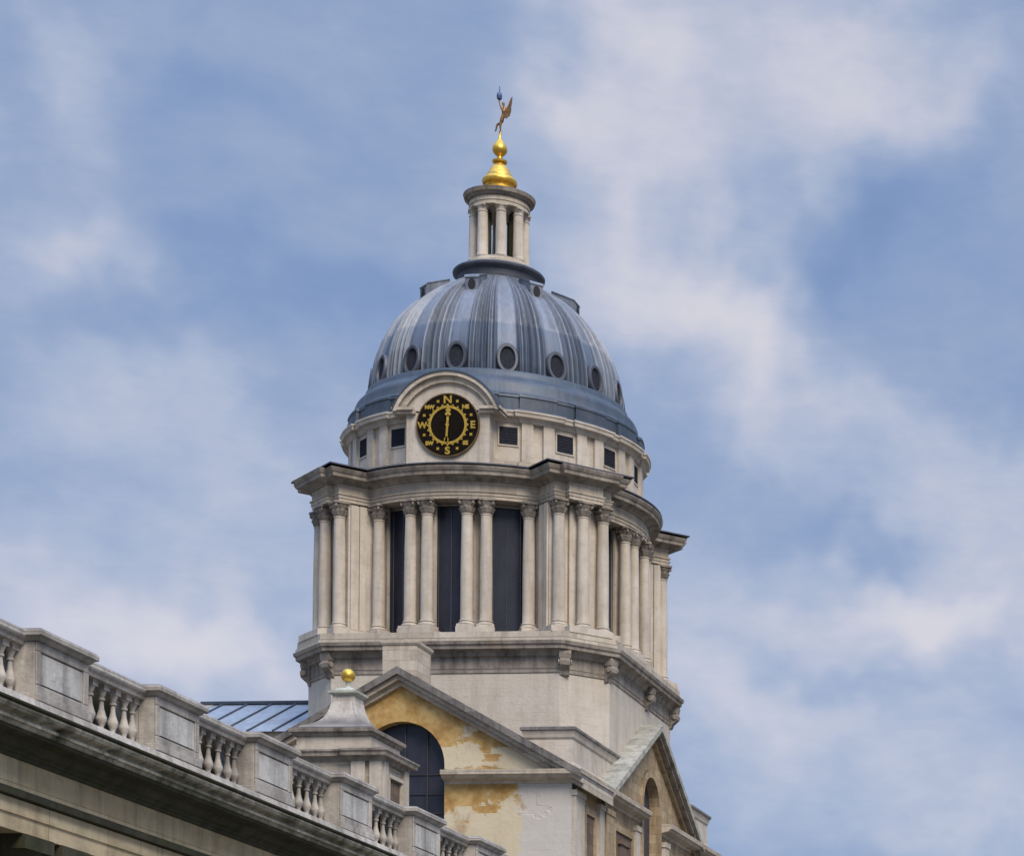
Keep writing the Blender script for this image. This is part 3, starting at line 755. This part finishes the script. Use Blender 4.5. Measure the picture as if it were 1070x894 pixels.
# horizontal welts between lead sheets
# oval windows
def slope_at(z):
    for (a, b) in zip(prof, prof[1:]):
        if a[1] <= z <= b[1]:
            t_ = (z - a[1]) / (b[1] - a[1]); return a[0] + (b[0] - a[0]) * t_, math.atan2(b[0] - a[0], b[1] - a[1])
    return prof[0][0], 0
def oval_meshes():
    fr = MB(); n = 28; rings = []
    for (a, b, o_) in ((.55, .84, -.1), (.55, .84, .12), (.51, .80, .17), (.40, .65, .17), (.37, .60, .12), (.36, .59, -.05)):
        rings.append([(a * cos(2 * pi * j / n), -o_, b * sin(2 * pi * j / n)) for j in range(n)])
    vs = [p for r_ in rings for p in r_]
    fr.add(vs, [(i * n + j, i * n + (j + 1) % n, (i + 1) * n + (j + 1) % n, (i + 1) * n + j) for i in range(len(rings) - 1) for j in range(n)])
    gl = MB(); gl.prism([(.38 * cos(2 * pi * j / n), -.05, .61 * sin(2 * pi * j / n)) for j in range(n)], (0, .1, 0))
    return fr.mesh('oval_window', LEADK, 40), gl.mesh('pane', SHUT)
ofr, ogl = oval_meshes()
zo = 46.52
ro_, sl_ = slope_at(zo)
for b in range(16):
    ph = 22.5 * b
    p = polar(ro_ - .06, ph)
    M = Matrix.Translation((p.x, p.y, zo)) @ Matrix.Rotation(R(ph), 4, 'Z') @ Matrix.Rotation(sl_, 4, 'X')
    ow = inst(ofr, 'oval_window', dome, M=M)
    # the pane stays one level down with its frame merged: two meshes side by side under the dome
    inst(ogl, 'oval_pane', dome, M=M)
# dormers high on the dome
def dormer_meshes():
    b = MB()
    side = [(4.32, 50.75), (4.32, 51.48), (4.24, 51.62), (3.0, 52.12), (2.8, 51.6), (3.4, 50.9)]
    b.prism([(-.36, -s_, z) for s_, z in side], (.72, 0, 0))
    b.prism([(-.40, -s_, z) for s_, z in ((4.36, 51.46), (4.36, 51.52), (4.25, 51.65), (3.0, 52.15), (3.0, 52.1), (4.24, 51.6))], (.8, 0, 0))
    w_ = MB(); w_.prism([(.2 * cos(2 * pi * j / 16), -4.335, 51.12 + .3 * sin(2 * pi * j / 16)) for j in range(16)], (0, .1, 0))
    return b.mesh('dormer', LEAD), w_.mesh('dormer_opening', simple('dormer_dark', (.012, .012, .015), .8))
dme, dwo = dormer_meshes()
for b in range(8):
    M = Matrix.Rotation(R(45 * b), 4, 'Z')
    inst(dme, 'dormer', dome, M=M); inst(dwo, 'dormer_opening', dome, M=M)
# crown ring
rg = MB(); rg.lathe([(2.12, 52.5), (2.15, 52.86), (2.28, 52.92), (2.40, 53.0), (2.42, 53.1), (2.36, 53.18), (2.0, 53.24), (1.8, 53.3)], 64)
rg.build('crown_ring', LEADK, T, smooth=40)
# ---- lantern -----------------------------------------------------------------
lb = MB(); lb.lathe([(1.85, 53.25), (1.85, 53.45), (1.7, 53.5), (1.66, 53.66), (1.6, 53.72)], 48)
lantern = lb.build('lantern', STONE, T, smooth=30)
def lcol():
    mb = MB(); mb.lathe([(.34, 0), (.35, .08), (.31, .12), (.285, .2), (.285, 1.2), (.26, 2.42), (.29, 2.45), (.29, 2.5), (.26, 2.53), (.26, 2.62), (.33, 2.74)], 20)
    mb.box(-.33, .33, -.33, .33, 2.74, 2.82)
    return mb.mesh('lantern_column', COLSTONE, 40)
def lpier():
    mb = MB(); mb.box(-.11, .11, .26, .56, 0, 2.82); return mb.mesh('lantern_pier', ALGAE_SHADE)  # dark colour stands in for shade inside the lantern
lc, lp = lcol(), lpier()
for k in range(8):
    ph = 22.5 + 45 * k; p = polar(1.30, ph)
    inst(lc, 'lantern_column', lantern, (p.x, p.y, 53.72), R(ph)); inst(lp, 'lantern_pier', lantern, (p.x, p.y, 53.72), R(ph))
le = MB(); le.lathe([(.75, 56.3), (1.1, 56.54), (1.56, 56.541), (1.56, 56.72), (1.6, 56.74), (1.6, 56.9), (1.56, 56.95), (1.56, 57.0)], 48)
le.build('lantern_entablature', STONE, lantern, smooth=30)
le = MB(); le.lathe([(1.5, 57.0), (1.66, 57.04), (1.7, 57.12), (1.84, 57.16), (1.88, 57.3), (1.9, 57.36), (1.7, 57.42), (1.2, 57.5)], 48)
le.build('lantern_cornice', CORN, lantern, smooth=30)
fi = MB(); fi.lathe([(1.15, 57.4), (1.14, 57.5), (1.02, 57.54), (1.0, 57.64), (.88, 57.70), (.80, 57.84), (.74, 57.96), (.76, 58.04), (.88, 58.1), (.93, 58.22), (.90, 58.36), (.80, 58.46), (.70, 58.5), (.68, 58.62), (.6, 58.72), (.56, 58.8), (.50, 58.95), (.40, 59.1), (.3, 59.2), (.27, 59.3), (.38, 59.34), (.4, 59.42), (.26, 59.48), (.15, 59.56), (.14, 59.68), (.24, 59.76), (.36, 59.9), (.4, 60.05), (.36, 60.22), (.26, 60.4), (.14, 60.56), (.06, 60.7), (.05, 60.95)], 40)
fi.build('gilded_finial', GOLD, T, smooth=40)

# ---- segmental pediment behind the wind dial -----------------------------------------
pb = MB(); pb.box(-2.15, 2.15, -8.02, -6.9, 40.5, 43.2)
Rt, hwt, ri = 2.36, 2.12, 1.36
pts = [(-2.75, 43.2)] + []
Ro = (2.75 ** 2 + 2.0 ** 2) / (2 * 2.0); zo_ = 45.2 - Ro
ao = math.asin(2.75 / Ro) if 2.0 < Ro else pi - math.asin(2.75 / Ro)
Ri = (2.2 ** 2 + 1.42 ** 2) / (2 * 1.42); zi_ = 44.72 - Ri
ai = math.asin(2.2 / Ri)
outer = [(Ro * sin(-ao + 2 * ao * i / 32), zo_ + Ro * cos(-ao + 2 * ao * i / 32)) for i in range(33)]
inner = [(Ri * sin(-ai + 2 * ai * i / 32), zi_ + Ri * cos(-ai + 2 * ai * i / 32)) for i in range(33)]
pb.prism([(x, -8.03, z) for x, z in inner], (0, 1.3, 0))
ped = pb.build('dial_pediment', COLSTONE, T)
def arcband(mb, A, B, y0, y1):
    for i in range(32):
        q = [A[i], A[i + 1], B[i + 1], B[i]]
        mb.prism([(x, y0, z) for x, z in q], (0, y1 - y0, 0))
mid = [((a[0] * .62 + b[0] * .38), (a[1] * .62 + b[1] * .38)) for a, b in zip(outer, inner)]
am = MB(); arcband(am, outer, mid, -8.40, -6.95)
m2 = MB(); arcband(m2, mid, inner, -8.20, -6.96)
for sg in (-1, 1):
    x0, x1 = sorted((sg * 1.66, sg * 2.78)); m2.box(x0, x1, -8.24, -7.0, 43.12, 43.28); 
    x0, x1 = sorted((sg * 1.72, sg * 2.82)); m2.box(x0, x1, -8.38, -7.0, 43.28, 43.42)
am.build('arched_moulding', STONE, ped, smooth=25); m2.build('arched_moulding', STONE, ped, smooth=25)
ll = MB(); up = [(x * 1.025, zo_ + (z - zo_) * 1.03) for x, z in outer]
arcband(ll, up, outer, -8.44, -6.9); ll.build('pediment_lead', LEADD, ped, smooth=25)
ped.location.x += .1; ped.location.z -= .08

# ---- far roof and ridge to the left ----------------------------------------------------
W2 = empty('lead_roofed_hall', (-12, 0, GROUND), 'low hall with a blue grey seamed lead roof, behind the gable left of the tower', 'building')
h = MB(); h.box(-16.1, -7.6, -6, 6, GROUND, 27.3); h.build('wall', STONE, W2)
h = MB(); h.prism([(-15.5, -6.3, 27.25), (-15.5, 0, 30.0), (-15.5, 6.3, 27.25)], (7.7, 0, 0)); rf = h.build('roof', LEADR, W2)
s_ = MB()
for i in range(6):
    x = -15.0 + i * 1.35
    s_.tube([(x, -6.3, 27.29), (x, 0, 30.04)], .055, 6)
s_.build('standing_seam', LEADD, rf)
h = MB(); h.prism([(-16.15, -6.4, 27.2), (-16.15, -.05, 30.0), (-16.15, 6.4, 27.2)], (.63, 0, 0)); h.build('end_parapet', COLSTONE, W2)
h = MB(); h.box(-16.2, -7.8, -.16, .16, 30.0, 30.16); h.build('ridge_capping', LEADD, W2)

# ================================================================== WIND DIAL
D = empty('wind_dial', (0, -8.055, 42.58 - 1.6), 'round black and gold compass dial marked N E S W under the arched moulding', 'dial')
DC = (.13, -8.055, 42.45)
def disc(mb, r0, r1, y0, y1, n=64):
    if r0 == 0:
        mb.prism([(DC[0] + r1 * cos(2 * pi * i / n), y0, DC[2] + r1 * sin(2 * pi * i / n)) for i in range(n)], (0, y1 - y0, 0)); return
    for i in range(n):
        a0, a1 = 2 * pi * i / n, 2 * pi * (i + 1) / n
        q = [(r0, a0), (r1, a0), (r1, a1), (r0, a1)]
        mb.prism([(DC[0] + r_ * cos(a), y0, DC[2] + r_ * sin(a)) for r_, a in q], (0, y1 - y0, 0))
f = MB(); disc(f, 0, 1.60, -8.135, -8.037); face = f.build('dial_face', DIALM, D)
f = MB(); disc(f, 1.58, 1.64, -8.155, -8.038); f.build('rim', simple('dial_rim', (.16, .10, .04), .5, .5), D)
f = MB(); disc(f, .87, 1.0, -8.165, -8.136)
for i in range(24):      # scalloped inner ring
    a = 2 * pi * i / 24; c = (DC[0] + 1.03 * cos(a), 1.03 * sin(a))
    f.prism([(c[0] + .055 * cos(b), -8.165, DC[2] + c[1] + .055 * sin(b)) for b in [j * pi / 4 for j in range(8)]], (0, .028, 0))
f.build('inner_ring', GOLD, D)
def text_mesh(txt, size):
    cu = bpy.data.curves.new('t', 'FONT'); cu.body = txt; cu.size = size; cu.align_x = 'CENTER'; cu.align_y = 'CENTER'; cu.extrude = .012; cu.offset = .02
    ob = bpy.data.objects.new('t', cu); COL.objects.link(ob)
    dg = bpy.context.evaluated_depsgraph_get(); me = bpy.data.meshes.new_from_object(ob.evaluated_get(dg))
    bpy.data.objects.remove(ob); bpy.data.curves.remove(cu)
    xs = [v.co.x for v in me.vertices]; ys = [v.co.y for v in me.vertices]
    cx, cy = (min(xs) + max(xs)) / 2, (min(ys) + max(ys)) / 2
    for v in me.vertices: v.co.x -= cx; v.co.y -= cy
    me.materials.clear(); me.materials.append(GOLD); return me
for txt, ang, size, st in (('N', 90, .54, 1.1), ('S', 270, .52, 1.1), ('E', 0, .52, 1.0), ('W', 180, .44, 1.0), ('NE', 45, .27, 1), ('NW', 135, .27, 1), ('SW', 225, .27, 1), ('SE', 315, .27, 1)):
    me = text_mesh(txt, size); a = R(ang); rr = 1.31
    me.name = 'letter'
    M = Matrix.Translation((DC[0] + rr * cos(a), -8.148, DC[2] + rr * sin(a))) @ Matrix.Rotation(R(90), 4, 'X') @ Matrix.Diagonal((st, 1, 1, 1))
    inst(me, 'letter', D, M=M)
for i in range(8):
    a = R(22.5 + 45 * i); c = (DC[0] + 1.31 * cos(a), DC[2] + 1.31 * sin(a)); dd = MB()
    dd.prism([(c[0] + .1 * cos(b) * (1 if j % 2 else .6), -8.16, c[1] + .1 * sin(b) * (1 if j % 2 else .6)) for j, b in enumerate([j * pi / 4 for j in range(8)])], (0, .022, 0))
    dd.build('star_marker', GOLD, D)
hd = MB()
u_ = Vector((.06, 0, 1)).normalized(); p_ = Vector((u_.z, 0, -u_.x)); cc = Vector((DC[0], -8.215, DC[2]))
def sh(pts): hd.prism([cc + u_ * a + p_ * b for a, b in pts], (0, .03, 0))
sh([(-.95, -.04), (-.85, -.07), (-.72, -.05), (.5, -.06), (.5, .06), (-.72, .05), (-.85, .07), (-.95, .04)])
sh([(.42, -.06), (.56, -.17), (.66, -.06), (.74, -.15), (.92, 0), (.74, .15), (.66, .06), (.56, .17), (.42, .06)])
sh([(-.9, -.10), (-.72, -.12), (-.60, 0), (-.72, .12), (-.9, .10)])
hd.prism([cc + Vector((.09 * cos(b), -.005, .09 * sin(b))) for b in [j * pi / 6 for j in range(12)]], (0, .06, 0))
hd.build('pointer', GOLD, D)

# ================================================================== WEATHER VANE (a winged figure on a pole)
V = empty('weather_vane', (0, 0, 60.9), 'slender winged metal figure with raised arm, standing on the gilded finial', 'weather vane')
def skin(name, verts, edges, mat, parent, sub=2):
    me = bpy.data.meshes.new(name); me.from_pydata([v[:3] for v in verts], edges, []); me.update()
    ob = bpy.data.objects.new(name, me); COL.objects.link(ob)
    m = ob.modifiers.new('skin', 'SKIN'); 
    for i, v in enumerate(verts):
        sv = me.skin_vertices[0].data[i]; sv.radius = (v[3], v[3])
    me.skin_vertices[0].data[0].use_root = True
    ob.modifiers.new('sub', 'SUBSURF').levels = sub
    ob.modifiers['sub'].render_levels = sub
    dg = bpy.context.evaluated_depsgraph_get(); nm = bpy.data.meshes.new_from_object(ob.evaluated_get(dg))
    bpy.data.objects.remove(ob)
    nm.materials.clear(); nm.materials.append(mat)
    for p in nm.polygons: p.use_smooth = True
    return inst(nm, name, parent)
body_v = [(.14, 0, 61.75, .11), (.18, 0, 61.98, .09), (.24, 0, 62.2, .13), (.22, 0, 62.36, .07), (.20, 0, 62.46, .06), (.18, 0, 62.56, .085), (.17, -.01, 62.66, .06),
          (.06, -.05, 61.6, .08), (.03, -.05, 61.3, .055), (.04, -.04, 61.05, .035), (-.04, -.06, 60.98, .03),
          (.05, .06, 61.55, .08), (-.18, .05, 61.45, .06), (-.24, .05, 61.15, .04), (-.3, .05, 61.08, .03),
          (.1, -.1, 62.27, .05), (.02, -.12, 62.5, .04), (-.03, -.1, 62.8, .03),
          (.36, .08, 62.25, .05), (.46, .08, 62.05, .04), (.52, .05, 61.9, .03)]
body_e = [(0, 1), (1, 2), (2, 3), (3, 4), (4, 5), (5, 6), (0, 7), (7, 8), (8, 9), (9, 10), (0, 11), (11, 12), (12, 13), (13, 14), (2, 15), (15, 16), (16, 17), (2, 18), (18, 19), (19, 20)]
skin('figure', body_v, body_e, BRONZE, V)
wg = MB()
for (pts, dy) in (([(.24, 62.28), (.40, 62.5), (.52, 62.85), (.62, 63.0), (.6, 62.7), (.56, 62.45), (.46, 62.3), (.3, 62.1)], .1), ([(.26, 62.1), (.45, 62.25), (.62, 62.3), (.6, 62.1), (.5, 61.9), (.36, 61.75), (.22, 61.8)], -.06)):
    wg.prism([(x, dy, z) for x, z in pts], (0, .07, 0))
wg.build('wing', BRONZE, V)
tr = MB(); tr.tube([(-.02, -.1, 62.6), (-.01, -.1, 63.0), (0, -.1, 63.2), (0, -.1, 63.5)], [.03, .035, .03, .02], 8)
tr.lathe([(.05, 62.72), (.13, 62.8), (.15, 62.95), (.12, 63.1), (.05, 63.16)], 12, c=(-.01, -.1)); tr.build('raised_torch', BLUED, V)
pl = MB(); pl.tube([(.02, 0, 60.9), (.04, 0, 61.3), (.12, 0, 61.7)], [.05, .035, .03], 8); pl.build('pole', GOLD, V)

# ================================================================== STONE TURRET WITH GILDED BALL
U = empty('stone_turret', (3, -28.15, GROUND), 'squat pale stone turret with a concave cap and gilded ball, before the ochre gable', 'turret')
x0, x1, y0, y1 = 1.45, 4.5, -29.75, -26.5
P4 = [(x0, y0), (x1, y0), (x1, y1), (x0, y1)]
t = MB(); t.sweep([(1.55, -29.6), (4.95, -29.6), (4.95, -26.6), (1.55, -26.6)], [(0, GROUND), (0, 21.3)]); tw = t.build('wall', STONE, U)
t = MB(); t.box(3.75, 4.35, -29.78, -29.6, GROUND, 21.2); t.box(4.55, 5.05, -29.78, -29.5, GROUND, 21.2); t.box(4.952, 5.1, -29.5, -29.0, GROUND, 21.2); t.box(4.952, 5.1, -27.1, -26.6, GROUND, 21.2); t.build('pilaster', COLSTONE, U)
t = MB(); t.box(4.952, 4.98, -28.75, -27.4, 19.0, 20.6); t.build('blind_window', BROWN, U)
t = MB(); t.box(4.952, 5.12, -28.85, -27.3, 20.6, 20.75); t.box(4.952, 5.08, -28.9, -28.75, 18.8, 20.6); t.box(4.952, 5.08, -27.4, -27.25, 18.8, 20.6); t.build('window_surround', COLSTONE, U)
t = MB(); t.sweep([(1.55, -29.6), (3.7, -29.6), (3.7, -29.78), (5.05, -29.78), (5.05, -26.6), (1.55, -26.6)], [(0, 21.15), (.05, 21.2), (.1, 21.32), (.3, 21.36), (.32, 21.48), (.38, 21.56), (.38, 21.62), (0, 21.72)], capb=True); t.build('lower_cornice', CORN, U)
t = MB(); t.sweep([(1.4, -29.8), (4.6, -29.8), (4.6, -26.4), (1.4, -26.4)], [(.05, 21.6), (.05, 21.8), (0, 21.84), (0, 22.24)]); t.build('attic_block', COLSTONE, U)
t = MB(); t.sweep(P4, [(.1, 22.2), (.16, 22.24), (.2, 22.34), (.3, 22.38), (.32, 22.5), (.26, 22.56), (0, 22.64)], capb=True); t.build('upper_cornice', CORN, U)
def sq(mb, prof, c=(2.95, -28.12), capb=True):
    mb.sweep([(c[0] - 1, c[1] - 1), (c[0] + 1, c[1] - 1), (c[0] + 1, c[1] + 1), (c[0] - 1, c[1] + 1)], [(r_ - 1, z) for r_, z in prof], capb=capb)
t = MB(); sq(t, [(1.62, 22.6), (1.5, 22.72), (1.2, 22.86), (.95, 23.02), (.78, 23.2), (.66, 23.42), (.58, 23.66), (.52, 23.9), (.49, 24.12), (.48, 24.24)]); t.build('concave_cap', WINGSTONE, U, smooth=30)
t = MB(); sq(t, [(.5, 24.22), (.56, 24.27), (.64, 24.31), (.65, 24.4), (.42, 24.45), (.40, 24.52), (.30, 24.58)]); t.lathe([(.22, 24.56), (.15, 24.64), (.1, 24.72), (.1, 24.85), (.15, 24.93)], 20, c=(2.95, -28.12)); t.build('finial_base', simple('pale_green_lead', (.42, .43, .36), .7), U, smooth=30)
t = MB(); t.lathe([(.02, 24.88)] + [(.3 * sin(pi * i / 14), 25.17 - .3 * cos(pi * i / 14)) for i in range(1, 14)] + [(.01, 25.47)], 28, c=(2.95, -28.12)); t.build('gilded_ball', GOLD, U, smooth=60)

# ================================================================== BALUSTRADED COLONNADE WING
B = empty('colonnade_wing', (18.5, -80, GROUND), 'near building with a weathered stone balustrade and mossy cornice running into the distance', 'building')
YA, YB = -113.5, -40.5
KS = range(-4, 10)
def pier_y(k): return -90.47 + 5 * k, -88.42 + 5 * k
# cornice with mossy layers and painted shade (profile in x, swept along y)
def run(name, mat, pts, bev=0, y0=YA, y1=YB, parent=B):
    mb = MB(); mb.prism([(x, y0, z) for x, z in pts], (0, y1 - y0, 0)); return mb.build(name, mat, parent, bevel=bev)
run('balustrade_plinth', WINGSTONE, [(20.2, 10.2), (21.72, 10.2), (21.7, 10.42), (21.6, 10.5), (21.55, 10.68), (20.3, 10.7)])
run('cornice', MOSSY, [(20.5, 9.832), (22.10, 9.832), (22.12, 9.90), (22.18, 9.905), (22.19, 9.96), (22.13, 9.975), (22.15, 10.02), (22.28, 10.06), (22.32, 10.12), (22.32, 10.155), (22.2, 10.16), (20.5, 10.165)])
run('cornice_edge', ALGAE_SHADE, [(20.5, 10.168), (22.30, 10.168), (22.36, 10.19), (22.37, 10.225), (22.2, 10.25), (20.5, 10.3)])
run('soffit', ALGAE_SHADE, [(20.5, 9.602), (21.54, 9.602), (21.64, 9.64), (21.72, 9.75), (22.04, 9.77), (22.06, 9.829), (20.5, 9.829)])  # shade under the overhang is painted into this near-black colour
run('cornice_moulding', ALGAE_SHADE, [(20.5, 9.47), (21.45, 9.47), (21.47, 9.53), (21.52, 9.55), (21.53, 9.6), (20.5, 9.6)])
run('frieze', FRIEZE, [(20.3, 8.9), (21.4, 8.9), (21.4, 9.468), (20.3, 9.468)])
run('taenia', ALGAE_SHADE, [(20.3, 8.72), (21.52, 8.74), (21.54, 8.86), (21.46, 8.898), (20.3, 8.898)])  # dark colour carries the shadow line above the architrave
run('architrave', FRIEZE, [(20.35, 8.12), (21.36, 8.12), (21.36, 8.42), (21.40, 8.43), (21.40, 8.718), (20.35, 8.718)])
run('ceiling', ALGAE_SHADE, [(16.5, 8.3), (20.345, 8.3), (20.345, 8.6), (16.5, 8.6)])  # colonnade shade put into the ceiling colour
run('roof', LEADD, [(13.0, 10.2), (20.15, 10.2), (20.15, 10.5), (13.0, 10.5)])
run('back_wall', BROWN, [(13.0, GROUND), (16.45, GROUND), (16.45, 10.15), (13.0, 10.15)])
run('stylobate', STONE, [(16.5, GROUND), (22.1, GROUND), (22.1, GROUND + .35), (16.5, GROUND + .35)])
# piers
run('parapet_back', ALGAE_SHADE, [(20.3, 10.701), (20.52, 10.701), (20.52, 12.0), (20.3, 12.0)])
def box_rel(mb, x0, x1, y0, y1, z0, z1): mb.box(x0, x1, y0, y1, z0, z1)
pm = MB()
PL = 2.05
pm.box(20.55, 21.42, 0, PL, 10.705, 11.86)
for (a, b, c_, d_) in ((.0, PL, 11.68, 11.86), (.0, PL, 10.87, 11.03), (0, .16, 11.03, 11.68), (PL - .2, PL, 11.03, 11.68)):
    pm.box(21.421, 21.47, a, b, c_, d_)
pm.box(20.5, 21.52, -.05, PL + .05, 10.705, 10.868)
pier_me = pm.mesh('pier', WINGSTONE)
panel = MB(); panel.box(21.4215, 21.452, .20, PL - .24, 11.065, 11.645); panel_me = panel.mesh('panel', PANELST)
cp = MB(); cp.sweep([(20.55, 0), (21.47, 0), (21.47, PL), (20.55, PL)], [(0.002, 11.86), (.05, 11.88), (.07, 11.93), (.14, 11.95), (.14, 12.05), (.1, 12.09), (-.1, 12.11)], capb=True)
cop_me = cp.mesh('coping', WINGSTONE)
def baluster():
    mb = MB(); mb.box(-.12, .12, -.12, .12, 0, .12); mb.box(-.115, .115, -.115, .115, .96, 1.075)
    mb.lathe([(0.089, 0.12), (0.096, 0.15), (0.056, 0.18), (0.048, 0.21), (0.074, 0.27), (0.111, 0.35), (0.111, 0.40), (0.078, 0.49), (0.052, 0.60), (0.041, 0.74), (0.070, 0.76), (0.070, 0.80), (0.052, 0.82), (0.074, 0.88), (0.104, 0.96)], 20)
    return mb.mesh('baluster', WINGSTONE, 40)
bal_me = baluster()
fp = None
for k in KS:
    ya, yb = pier_y(k)
    dz = random.uniform(-.006, .006)
    po = inst(pier_me, 'pier', B, (random.uniform(-.008, .008), ya, dz))
    inst(panel_me, 'panel', po, (0, ya, dz)); co = inst(cop_me, 'coping', po, (random.uniform(-.01, .01), ya, dz))
    for ob in (po, co):
        bv = ob.modifiers.new('bevel', 'BEVEL'); bv.width = .018; bv.segments = 2; bv.limit_method = 'ANGLE'; bv.angle_limit = R(40)
    # rail and balusters up to the next pier
    r0, r1 = yb, ya + 5
    mb = MB(); mb.prism([(x, r0 + .003, z) for x, z in ((20.72, 11.78), (21.2, 11.78), (21.22, 11.86), (21.27, 11.9), (21.29, 11.94), (21.29, 12.03), (21.25, 12.07), (20.75, 12.09))], (0, r1 - r0 - .006, 0))
    mb.build('top_rail', WINGSTONE, B, bevel=.015)
    if k < 7:
        nb = 6; sp = (r1 - r0) / nb
        for i in range(nb + 1):
            y = r0 + sp * i
            if i == 0: y += .13
            if i == nb: y -= .13
            inst(bal_me, 'baluster', B, (21.0, y, 10.705), random.uniform(-.03, .03))
# columns beneath
def wcol():
    mb = MB(); mb.box(-.6, .6, -.6, .6, 0, .25)
    mb.lathe([(.58, .25), (.6, .35), (.54, .45), (.47, .5), (.45, 1), (.44, 4), (.39, 8.6), (.43, 8.63), (.43, 8.7), (.39, 8.73), (.39, 8.95), (.48, 9.05), (.54, 9.14)], 28)
    mb.box(-.56, .56, -.56, .56, 9.14, 9.415)
    return mb.mesh('column', FRIEZE, 40)
wc = wcol(); wc.materials[0] = ALGAE_SHADE  # columns coloured dark to stand in for the shadow beneath the wing
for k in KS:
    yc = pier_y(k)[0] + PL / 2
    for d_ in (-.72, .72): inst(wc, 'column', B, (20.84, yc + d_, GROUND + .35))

# drop unused helper data
for o in list(bpy.data.objects):
    if o.type == 'MESH' and len(o.data.vertices) == 0: bpy.data.objects.remove(o)
